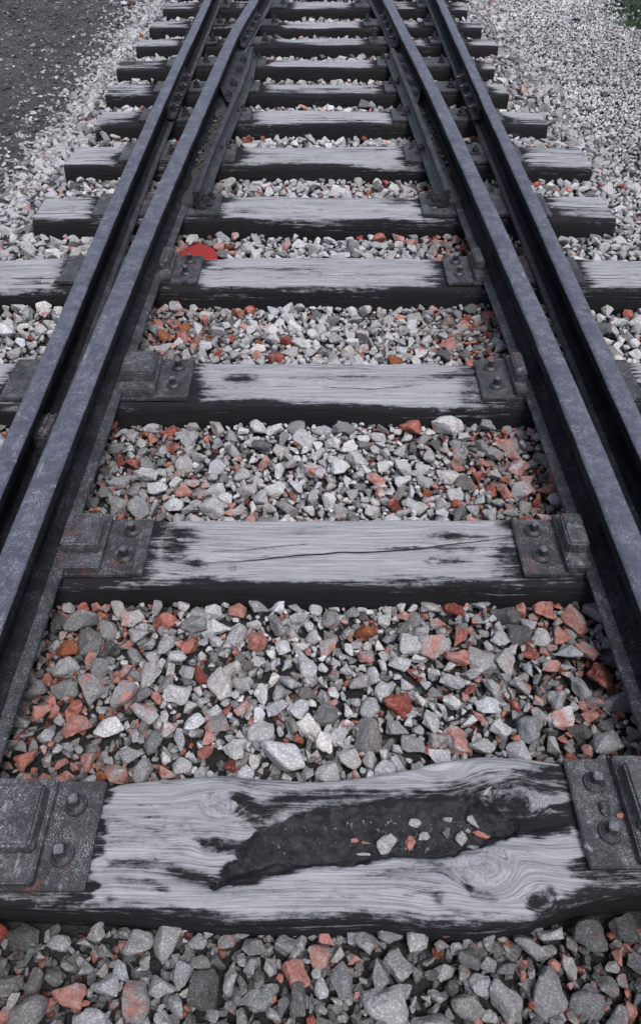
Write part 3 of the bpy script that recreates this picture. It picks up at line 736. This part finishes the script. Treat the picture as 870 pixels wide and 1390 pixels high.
# hand surveyed stones: px, py, width px, aspect, rotation, grey, red
HAND = [(148, 986, 44, .95, .2, .62, 0), (384, 1026, 74, .55, -.35, .50, .1), (301, 843, 46, .85, .3, .50, 0), (705, 863, 34, .95, 0, .07, 0), (145, 880, 30, .6, .9, .055, 0),
        (350, 872, 34, .8, .2, .13, 1.0), (282, 1018, 30, .9, .4, .2, 1.1), (768, 972, 50, .75, .3, .52, .62), (606, 581, 48, .62, -.15, .52, .42), (703, 630, 36, .9, .9, .34, .75),
        (120, 935, 48, .7, -.6, .24, .5), (104, 990, 40, .9, .5, .25, .9), (38, 1032, 42, .7, 0, .16, 1.1), (822, 1008, 50, .85, .2, .27, .35), (263, 850, 38, .8, 0, .24, 0), (110, 842, 52, .55, .4, .17, .2),
        (235, 685, 30, .7, .5, .50, 0), (198, 643, 36, .62, 0, .40, 0), (185, 688, 40, .8, -.7, .24, 0), (214, 664, 32, .8, .3, .46, 0), (245, 893, 32, .7, .3, .45, 0), (488, 925, 36, .8, .4, .26, .3),
        (395, 925, 34, .8, 0, .33, .1), (610, 925, 44, .6, -.3, .34, .1), (540, 985, 36, .8, .3, .22, .2), (680, 985, 32, .9, 0, .5, 0), (800, 968, 28, .8, 0, .2, .9), (655, 1010, 40, .6, .1, .34, .25),
        (598, 840, 34, .6, .4, .3, .8), (590, 878, 46, .75, .2, .30, .6), (622, 888, 38, .7, -.2, .17, .8), (450, 838, 32, .8, 0, .22, .5), (408, 836, 32, .6, .1, .42, 0), (500, 885, 30, .9, .4, .3, .7),
        (748, 905, 30, .8, .3, .3, .8), (790, 990, 36, .75, 0, .08, .1), (738, 830, 30, .9, 0, .13, .95), (680, 870, 30, .9, .5, .36, .1), (190, 865, 36, .7, -.4, .30, .2), (205, 1005, 36, .9, .9, .15, 0),
        (322, 862, 34, .9, 1.0, .38, .4), (320, 1010, 36, .9, .9, .42, 0), (245, 1035, 30, .8, .4, .4, 0), (525, 840, 28, .8, .2, .4, .2), (705, 930, 36, .5, -.5, .32, .3), (560, 1010, 38, .8, .2, .25, .3),
        (806, 1268, 62, .72, -.1, .085, 0), (720, 1286, 56, .55, -.5, .22, 0), (497, 1278, 40, 1.0, .2, .27, 0), (562, 1276, 42, .95, .3, .33, 0), (445, 1270, 30, .8, 0, .24, .9), (386, 1280, 34, .8, .3, .20, 0),
        (345, 1284, 36, .9, 0, .16, 0), (268, 1278, 30, .8, .3, .23, 0), (148, 1285, 32, .9, 0, .15, 0), (530, 1268, 38, .6, .1, .18, 0), (748, 1265, 40, .45, .1, .33, 0), (615, 1266, 44, .28, 0, .25, 1.0),
        (670, 1275, 34, .8, .9, .22, .1), (855, 1255, 50, .9, .3, .07, 0), (78, 1280, 36, .8, .2, .26, 0), (640, 1300, 40, .8, 0, .12, 0)]
stones = []   # x, y, rx(half length), aspect, rot, z, rgba or None, layer
grid = {}; CELL = .07
def free(x, y, r, k):
    cx, cy = int(x / CELL), int(y / CELL)
    for i in range(cx - 1, cx + 2):
        for j in range(cy - 1, cy + 2):
            for (a, b, c) in grid.get((i, j), ()):
                if (a - x) ** 2 + (b - y) ** 2 < ((r + c) * k) ** 2: return False
    return True
def put(x, y, r): grid.setdefault((int(x / CELL), int(y / CELL)), []).append((x, y, r))
for (px, py, wpx, asp, rot, gr, rd) in HAND:
    p = P(px, py, -.06); d = to_px(p.x, p.y, -.06)[2]; a = wpx / F * d / 2 * 1.02
    if not (on_sleeper(p.x, p.y, a * .45 if p.y > .5 else 0)):
        put(p.x, p.y, a * (1 + asp) / 2 * .95)
        stones.append((p.x, p.y, a, asp, rot, 1, (gr, gr, gr * 1.03, rd), 2))
q = random.Random(21)
def throw(x0, x1, y0, y1, rmin, rmax, tries, k, m=.55):
    for _ in range(tries):
        x = q.uniform(x0, x1); y = q.uniform(y0, y1); r = rmin + (rmax - rmin) * q.random() ** 1.3
        if on_sleeper(x, y, r * m): continue
        if x < -1.42 and q.random() < (-x - 1.42) / .25: continue
        if free(x, y, r, k): put(x, y, r); stones.append((x, y, r * q.uniform(1.02, 1.3), q.uniform(.62, .95), q.uniform(0, 6.28), 1, None, 1))
throw(-1.7, 1.6, -.15, 9.4, .025, .039, 22000, .84, .35)
throw(-1.7, 1.6, -.15, 9.4, .018, .025, 36000, .80, .3)
throw(-1.7, 1.6, -.15, 9.4, .012, .017, 80000, .74, .3)
throw(-.9, .9, .1, 3.0, .007, .011, 26000, .74, .9)
S = stones; n = len(S)
sx = np.array([s[0] for s in S]); sy = np.array([s[1] for s in S]); ra = np.array([s[2] for s in S]); asp = np.array([s[3] for s in S]); rot = np.array([s[4] for s in S])
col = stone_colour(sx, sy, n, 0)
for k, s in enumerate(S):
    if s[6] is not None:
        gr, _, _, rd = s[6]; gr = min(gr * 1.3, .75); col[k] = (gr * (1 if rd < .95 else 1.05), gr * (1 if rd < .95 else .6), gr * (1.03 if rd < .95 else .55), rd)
sz = surf_z(sx, sy) + ra * RNG.uniform(-.25, .30, n)
sz = np.where([s[6] is not None for s in S], surf_z(sx, sy) + ra * .35, sz)
tilt = RNG.normal(0, .28, (n, 2))
dep = to_px(sx, sy, sz)[2]; pxs, pys, _ = to_px(sx, sy, sz)
vis = (pxs > -8) & (pxs < 878) & (pys > -5) & (pys < 1395)
score = np.where(vis, ra / dep, 0); 
# not those hidden under the rails
for pl in (LI, RI, LO, RO):
    xx = np.interp(sy, [p[1] for p in pl], [p[0] for p in pl]); score = np.where(np.abs(sx - xx) < .07, 0, score)
order = np.argsort(-score); top = set(order[:300].tolist())
for k in order[:300]:
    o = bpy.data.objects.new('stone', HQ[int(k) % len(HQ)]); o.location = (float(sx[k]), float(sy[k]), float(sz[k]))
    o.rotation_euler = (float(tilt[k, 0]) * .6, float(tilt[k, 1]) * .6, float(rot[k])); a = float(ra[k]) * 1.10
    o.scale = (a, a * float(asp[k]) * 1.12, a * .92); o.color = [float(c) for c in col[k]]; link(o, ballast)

def scatter(name, protos, x, y, z, a, asp_, rot_, tl, colr, mat, parent=None, zs=.95):
    """many stones as one mesh"""
    Vs, Fs, Cs = [], [], []; off = 0; n = len(x); pid = RNG.integers(0, len(protos), n)
    for p, (V, Fc) in enumerate(protos):
        ix = np.nonzero(pid == p)[0]
        if not len(ix): continue
        k = len(ix); v = np.repeat(V[None], k, 0) * np.stack([a[ix], a[ix] * asp_[ix] * 1.1, a[ix] * zs], -1)[:, None, :]
        for ax, ang in ((0, tl[ix, 0]), (1, tl[ix, 1]), (2, rot_[ix])):
            c, s = np.cos(ang)[:, None], np.sin(ang)[:, None]; i1, i2 = [(1, 2), (2, 0), (0, 1)][ax]
            u, w_ = v[..., i1].copy(), v[..., i2].copy(); v[..., i1] = c * u - s * w_; v[..., i2] = s * u + c * w_
        v += np.stack([x[ix], y[ix], z[ix]], -1)[:, None, :]
        f = Fc[None] + (np.arange(k) * len(V))[:, None, None] + off; off += k * len(V)
        Vs.append(v.reshape(-1, 3)); Fs.append(f.reshape(-1, 3)); Cs.append(np.repeat(colr[ix], len(Fc), 0))
    V = np.concatenate(Vs).astype(np.float32); Fc = np.concatenate(Fs).astype(np.int32); C = np.concatenate(Cs).astype(np.float32)
    m = bpy.data.meshes.new(name); m.vertices.add(len(V)); m.vertices.foreach_set('co', V.ravel())
    m.loops.add(len(Fc) * 3); m.loops.foreach_set('vertex_index', Fc.ravel())
    m.polygons.add(len(Fc)); m.polygons.foreach_set('loop_start', np.arange(0, len(Fc) * 3, 3, dtype=np.int32))
    m.update(calc_edges=True); m.shade_flat()
    A = m.attributes.new('scol', 'FLOAT_COLOR', 'FACE'); A.data.foreach_set('color', C.ravel()); m.materials.append(mat)
    o = bpy.data.objects.new(name, m); link(o, parent); tag(o, kind='stuff'); print(name, len(Fc), 'tris'); return o
rest = np.array([k for k in range(n) if k not in top])
r1 = rest[dep[rest] < 4.6]; r2 = rest[dep[rest] >= 4.6]
# a lower layer of small stones that shows in the gaps
ng = 42000
ux = RNG.uniform(-1.5, 1.55, ng); uy = RNG.uniform(-.2, 9.4, ng)
keep = np.ones(ng, bool)
for (a, b, l, r) in sleepers: keep &= ~((uy > a) & (uy < b) & (ux > l) & (ux < r))
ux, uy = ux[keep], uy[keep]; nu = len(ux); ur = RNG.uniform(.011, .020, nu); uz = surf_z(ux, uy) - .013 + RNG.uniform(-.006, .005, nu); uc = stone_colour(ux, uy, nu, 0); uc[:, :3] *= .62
cat = lambda *a: np.concatenate(a)
vx = RNG.uniform(-.95, .95, 8000); vy = RNG.uniform(-.1, 3.0, 8000); keep = np.ones(8000, bool)
for (a, b, l, r) in sleepers: keep &= ~((vy > a) & (vy < b))
vx, vy = vx[keep], vy[keep]; nv_ = len(vx); vc = stone_colour(vx, vy, nv_, 0); vc[:, :3] *= .55  # chipping colours lowered to paint deeper shade into the gaps
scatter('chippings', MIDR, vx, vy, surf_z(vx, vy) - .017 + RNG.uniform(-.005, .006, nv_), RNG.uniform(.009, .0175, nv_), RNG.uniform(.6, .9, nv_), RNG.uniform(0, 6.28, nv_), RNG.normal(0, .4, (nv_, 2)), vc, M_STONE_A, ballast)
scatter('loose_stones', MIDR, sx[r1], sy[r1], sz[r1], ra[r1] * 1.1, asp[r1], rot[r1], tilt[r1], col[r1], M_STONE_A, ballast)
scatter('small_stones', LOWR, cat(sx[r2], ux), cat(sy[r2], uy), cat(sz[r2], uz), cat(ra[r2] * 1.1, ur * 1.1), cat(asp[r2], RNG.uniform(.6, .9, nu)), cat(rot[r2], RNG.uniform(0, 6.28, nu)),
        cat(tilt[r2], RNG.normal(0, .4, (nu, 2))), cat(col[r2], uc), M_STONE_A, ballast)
# fine gravel field on the right
def jitter(x0, x1, y0, y1, sp_):
    a = np.arange(x0, x1, sp_); b = np.arange(y0, y1, sp_ * .9); X, Y = np.meshgrid(a, b); X = X + (np.arange(len(b)) % 2)[:, None] * sp_ * .5
    X = X + RNG.uniform(-.42, .42, X.shape) * sp_; Y = Y + RNG.uniform(-.42, .42, Y.shape) * sp_; return X.ravel(), Y.ravel()
gx, gy = jitter(1.42, 3.05, .2, 9.4, .0225)
edge = 2.56 + .10 * vnoise(gy * 1.5, gy * 0, 50) + .05 * vnoise(gx * 9, gy * 9, 51)
kp = (gx < edge + RNG.exponential(.05, len(gx)))
kp &= RNG.random(len(gx)) < np.clip((gx - 1.36) / .2, .1, 1)
gx, gy = gx[kp], gy[kp]; ngx = len(gx); gr_ = RNG.uniform(.010, .0175, ngx) * np.where(RNG.random(ngx) < .05, 1.55, 1); gz = surf_z(gx, gy) + RNG.uniform(-.016, .006, ngx); gc = stone_colour(gx, gy, ngx, 1)
pk = 1 + .22 * vnoise(gx * 2.3, gy * 2.3, 60); gc[:, :3] *= pk[:, None]
scatter('fine_gravel', LOWR, gx, gy, gz, gr_ * 1.1, RNG.uniform(.6, .95, ngx), RNG.uniform(0, 6.28, ngx), RNG.normal(0, .5, (ngx, 2)), gc, M_STONE_A, ballast)
# pebbles thinning out over the dirt on the left
np_ = 4300
lx = -1.46 - np.abs(RNG.exponential(.19, np_)); ly = RNG.uniform(.3, 9.6, np_)
l2x = RNG.uniform(-3.4, -1.5, 1500); l2y = RNG.uniform(1.0, 10, 1500)
cl = vnoise(l2x * 2.0, l2y * 3.0, 80) > -.1; l2x, l2y = l2x[cl], l2y[cl]
lx, ly = cat(lx, l2x), cat(ly, l2y); nl = len(lx); lr = cat(RNG.uniform(.010, .026, np_) * np.clip(1.15 + (lx[:np_] + 1.46) * .8, .45, 1.1), RNG.uniform(.005, .018, len(l2x)) * RNG.choice([1, 1, 1.6], len(l2x)))
lc = stone_colour(lx, ly, nl, 1); lc[:, :3] *= .78; lc[np_:, :3] *= .68
scatter('pebbles', LOWR, lx, ly, surf_z(lx, ly) + lr * .15, lr * 1.1, RNG.uniform(.55, .95, nl), RNG.uniform(0, 6.28, nl), RNG.normal(0, .25, (nl, 2)), lc, M_STONE_A, ground, .7)
nc = 9000
kx = RNG.uniform(-4.2, -1.45, nc); ky = RNG.uniform(.8, 10, nc); kc = RNG.uniform(.045, .13, nc)
kc = np.stack([kc * 1.02, kc, kc * 1.06, np.zeros(nc)], -1); kr = RNG.uniform(.008, .030, nc) * RNG.choice([.7, 1, 1.3], nc)
scatter('dirt_clods', LOWR, kx, ky, surf_z(kx, ky) - kr * .12, kr * 1.2, RNG.uniform(.5, .95, nc), RNG.uniform(0, 6.28, nc), RNG.normal(0, .2, (nc, 2)), kc, M_STONE_A, ground, .45)
# crumbs of stone lying in the rusty troughs beside the guard bars
tx, ty = [], []
for side, pin in ((1, LI), (-1, RI)):
    for k in range(46):
        y = q.uniform(P(280, 232, .05).y, P(300, 150, .05).y); tx.append(xat(pin, y) + side * q.uniform(.03, .075)); ty.append(y)
tx, ty = np.array(tx), np.array(ty); nt = len(tx); tc = stone_colour(tx, ty, nt, 0); tc[:, :3] = tc[:, 1:2] * .45; tc[:, 3] *= .3
o = scatter('stone_crumbs', LOWR, tx, ty, np.full(nt, .043), RNG.uniform(.006, .014, nt), RNG.uniform(.6, .9, nt), RNG.uniform(0, 6.28, nt), RNG.normal(0, .4, (nt, 2)), tc, M_STONE_A, ballast)

# ---------------------------------------------------------------- single things
ON = [(526, 1147, 32, .7, .6, .42, .1, 'largest pale stone in the soil hollow of the nearest sleeper'),
      (562, 1118, 20, .8, .2, .42, 0, 'pale triangular stone alone near the middle of the sleeper hollow'),
      (556, 1145, 20, .9, .9, .30, .75, 'pinkish stone right beside the largest pale one in the hollow'),
      (575, 1136, 20, .6, .5, .40, .1, 'small pale stone just right of the pinkish one in the hollow'),
      (624, 1140, 24, .9, .9, .40, 0, 'upright pale block stone among the cluster in the hollow'),
      (647, 1117, 28, .6, -.6, .42, .05, 'long pale stone at the top right of the cluster in the hollow'),
      (609, 1112, 16, .5, 0, .38, 0, 'small flat grey stone above the cluster in the hollow'),
      (607, 1130, 16, .9, .3, .16, 0, 'dark grey stone left of the upright pale block in the hollow'),
      (651, 1133, 24, .4, -.3, .22, 1.0, 'flat red brick coloured chip below the long pale stone'),
      (642, 1151, 20, .5, .3, .36, .4, 'small pale pink stone at the lower end of the cluster'),
      (635, 1127, 8, .9, .3, .34, .5, 'tiny crumb between the upright block and the red chip'),
      (497, 1145, 14, .4, -.2, .34, .6, 'thin pinkish chip left of the largest pale stone'),
      (493, 1160, 20, .22, 0, .42, .5, 'thin pale sliver lying on the lower lip of the hollow'),
      (481, 1140, 12, .5, .2, .30, .8, 'tiny reddish chip farthest left in the hollow'),
      (661, 1074, 18, .7, .6, .48, 0, 'pale chip wedged against the dark knot at the upper lip of the hollow'),
      (842, 1106, 12, .9, .3, .28, 1.2, 'orange red crumb in the groove of the right base plate'),
      (823, 1097, 20, .9, .3, .05, 0, 'dark lump between the two screws of the right base plate')]
from mathutils.bvhtree import BVHTree
for k, (px, py, wpx, asp1, rot1, gr, rd, lab) in enumerate(ON):
    base = .017 if px > 800 else (-.022 if py > 1080 and py < 1158 else -.004)
    p = P(px, py, base + .006); d = to_px(p.x, p.y, 0)[2]; a = wpx / F * d / 2 * 1.16
    o = bpy.data.objects.new('stone_chip', HQ[(k * 5 + 3) % len(HQ)]); o.location = (p.x, p.y, base + a * .35)
    o.rotation_euler = (.15, .1, rot1); o.scale = (a, a * asp1 * 1.1, a * max(.35, asp1 * .75)); o.color = (gr, gr * (.5 if rd > .95 else 1), gr * (.4 if rd > .95 else 1.03), rd); link(o)
    tag(o, lab, 'stone', 'stones lying on the nearest sleeper')
p = P(66, 383, -.01); o = bpy.data.objects.new('stone_chip', HQ[4]); o.location = (p.x, p.y, -.008); o.scale = (.032, .02, .016); o.color = (.4, .4, .41, .4); link(o)
tag(o, 'pale stone resting in the split of the fourth sleeper at the far left', 'stone')
p = P(783, 30, -.07); o = bpy.data.objects.new('stone_chip', HQ[7]); o.location = (p.x, p.y, -.045); o.scale = (.05, .045, .035); o.color = (.03, .03, .03, .1); link(o)
tag(o, 'solitary near black stone on the pale gravel at the upper right', 'stone')
p = P(826, 128, -.07); o = bpy.data.objects.new('stone_chip', HQ[9]); o.location = (p.x + .02, p.y, -.05); o.rotation_euler.z = -.1; o.scale = (.07, .025, .022); o.color = (.45, .45, .45, .05); link(o)
tag(o, 'long pale flat stone on the gravel near the right edge', 'stone')
# grit and crumbs on the soil of the hollow
hx_, hy_ = [], []
while len(hx_) < 190:
    px = q.uniform(345, 690); py = q.uniform(1100, 1165); pp = P(px, py, -.02)
    if float(hollow(np.array([px]), np.array([py]))[0]) > .75 and (px > 520 or q.random() < .5): hx_.append(pp.x); hy_.append(pp.y)
hx_, hy_ = np.array(hx_), np.array(hy_); nh = len(hx_); hc = stone_colour(hx_, hy_, nh, 0); hc[:, :3] = hc[:, 1:2] * RNG.uniform(.08, .45, nh)[:, None]; hc[:, 3] *= .4
gt = scatter('soil_grit', LOWR, hx_, hy_, np.full(nh, -.0235), RNG.uniform(.0016, .0050, nh), RNG.uniform(.5, .9, nh), RNG.uniform(0, 6.28, nh), RNG.normal(0, .4, (nh, 2)), hc, M_STONE_A, sleeper_things[0][0])
gt.location = -Vector(sleeper_things[0][0].location)
# red disc, its lower half hidden behind the fourth sleeper
bm = bmesh.new(); bmesh.ops.create_uvsphere(bm, u_segments=48, v_segments=24, radius=1)
for v in bm.verts:
    z = v.co.z; v.co.x *= .084; v.co.y *= .084; v.co.z = (.013 * (abs(z) ** .6) * (1 if z > 0 else -1)) + .002 * mnoise.noise(v.co * 60) * (z > 0)
p = P(270, 347, -.03)
o = bpy.data.objects.new('red_disc', bm_mesh('red_disc', bm, M_RED, True, 60)); o.location = (p.x, sleepers[3][1] + .052, -.030); o.rotation_euler = (R(14), 0, 0); link(o)
tag(o, 'flat round bright red disc lying on the stones against the fourth sleeper', 'disc')
# litter
p = P(169, 6, -.1); bm = bmesh.new(); bmesh.ops.create_grid(bm, x_segments=6, y_segments=5, size=1)
for v in bm.verts: v.co = Vector((v.co.x * .024, v.co.y * .022, .014 + .018 * mnoise.noise(v.co * 1.6)))
bmesh.ops.solidify(bm, geom=bm.faces[:], thickness=.0012)
o = bpy.data.objects.new('paper_scrap', bm_mesh('paper_scrap', bm, M_PAPER, True)); o.location = (p.x, p.y, -.10); o.rotation_euler.x = .3; link(o)
tag(o, 'crumpled scrap of white paper on the dark dirt at the upper left', 'paper')
p = P(178, 5, -.1); bm, _, _ = rock_data(77, 14, .1, 2, .2)
o = bpy.data.objects.new('brown_clod', bm_mesh('brown_clod', bm, M_BROWN, True)); o.location = (p.x, p.y, -.095); o.scale = (.045, .035, .03); link(o)
tag(o, 'reddish brown clod beside the white paper scrap', 'clod')
# grass on the verge, upper right corner
V, Fc = [], []; q2 = random.Random(5)
for k in range(26000):
    y = q2.uniform(3.5, 10.5); x = 2.53 + .10 * float(vnoise(np.array([y * 1.5]), np.array([0.0]), 50)[0]) + q2.expovariate(1 / .55) * (1) - .04
    if x > 4.6: continue
    cl_ = mnoise.noise(Vector((x * 3.5, y * 3.5, 0)))
    if cl_ < -.12 and q2.random() < .8: continue
    h = q2.uniform(.015, .055) * (1 + cl_); an = q2.uniform(0, 6.28); w_ = q2.uniform(.002, .005); le = q2.uniform(.2, 1.0) * h; dx, dy = math.cos(an), math.sin(an); z = -.095; b = len(V)
    V += [(x - dy * w_, y + dx * w_, z), (x + dy * w_, y - dx * w_, z), (x + dx * le * .5 + dy * w_ * .8, y + dy * le * .5 - dx * w_ * .8, z + h * .7), (x + dx * le, y + dy * le, z + h)]
    Fc += [(b, b + 1, b + 2), (b, b + 2, b + 3)]
o = bpy.data.objects.new('grass', mesh_from('grass', V, Fc, M_GRASS)); link(o); tag(o, 'low dark green grass creeping over the gravel edge at the upper right', 'grass', kind='stuff')
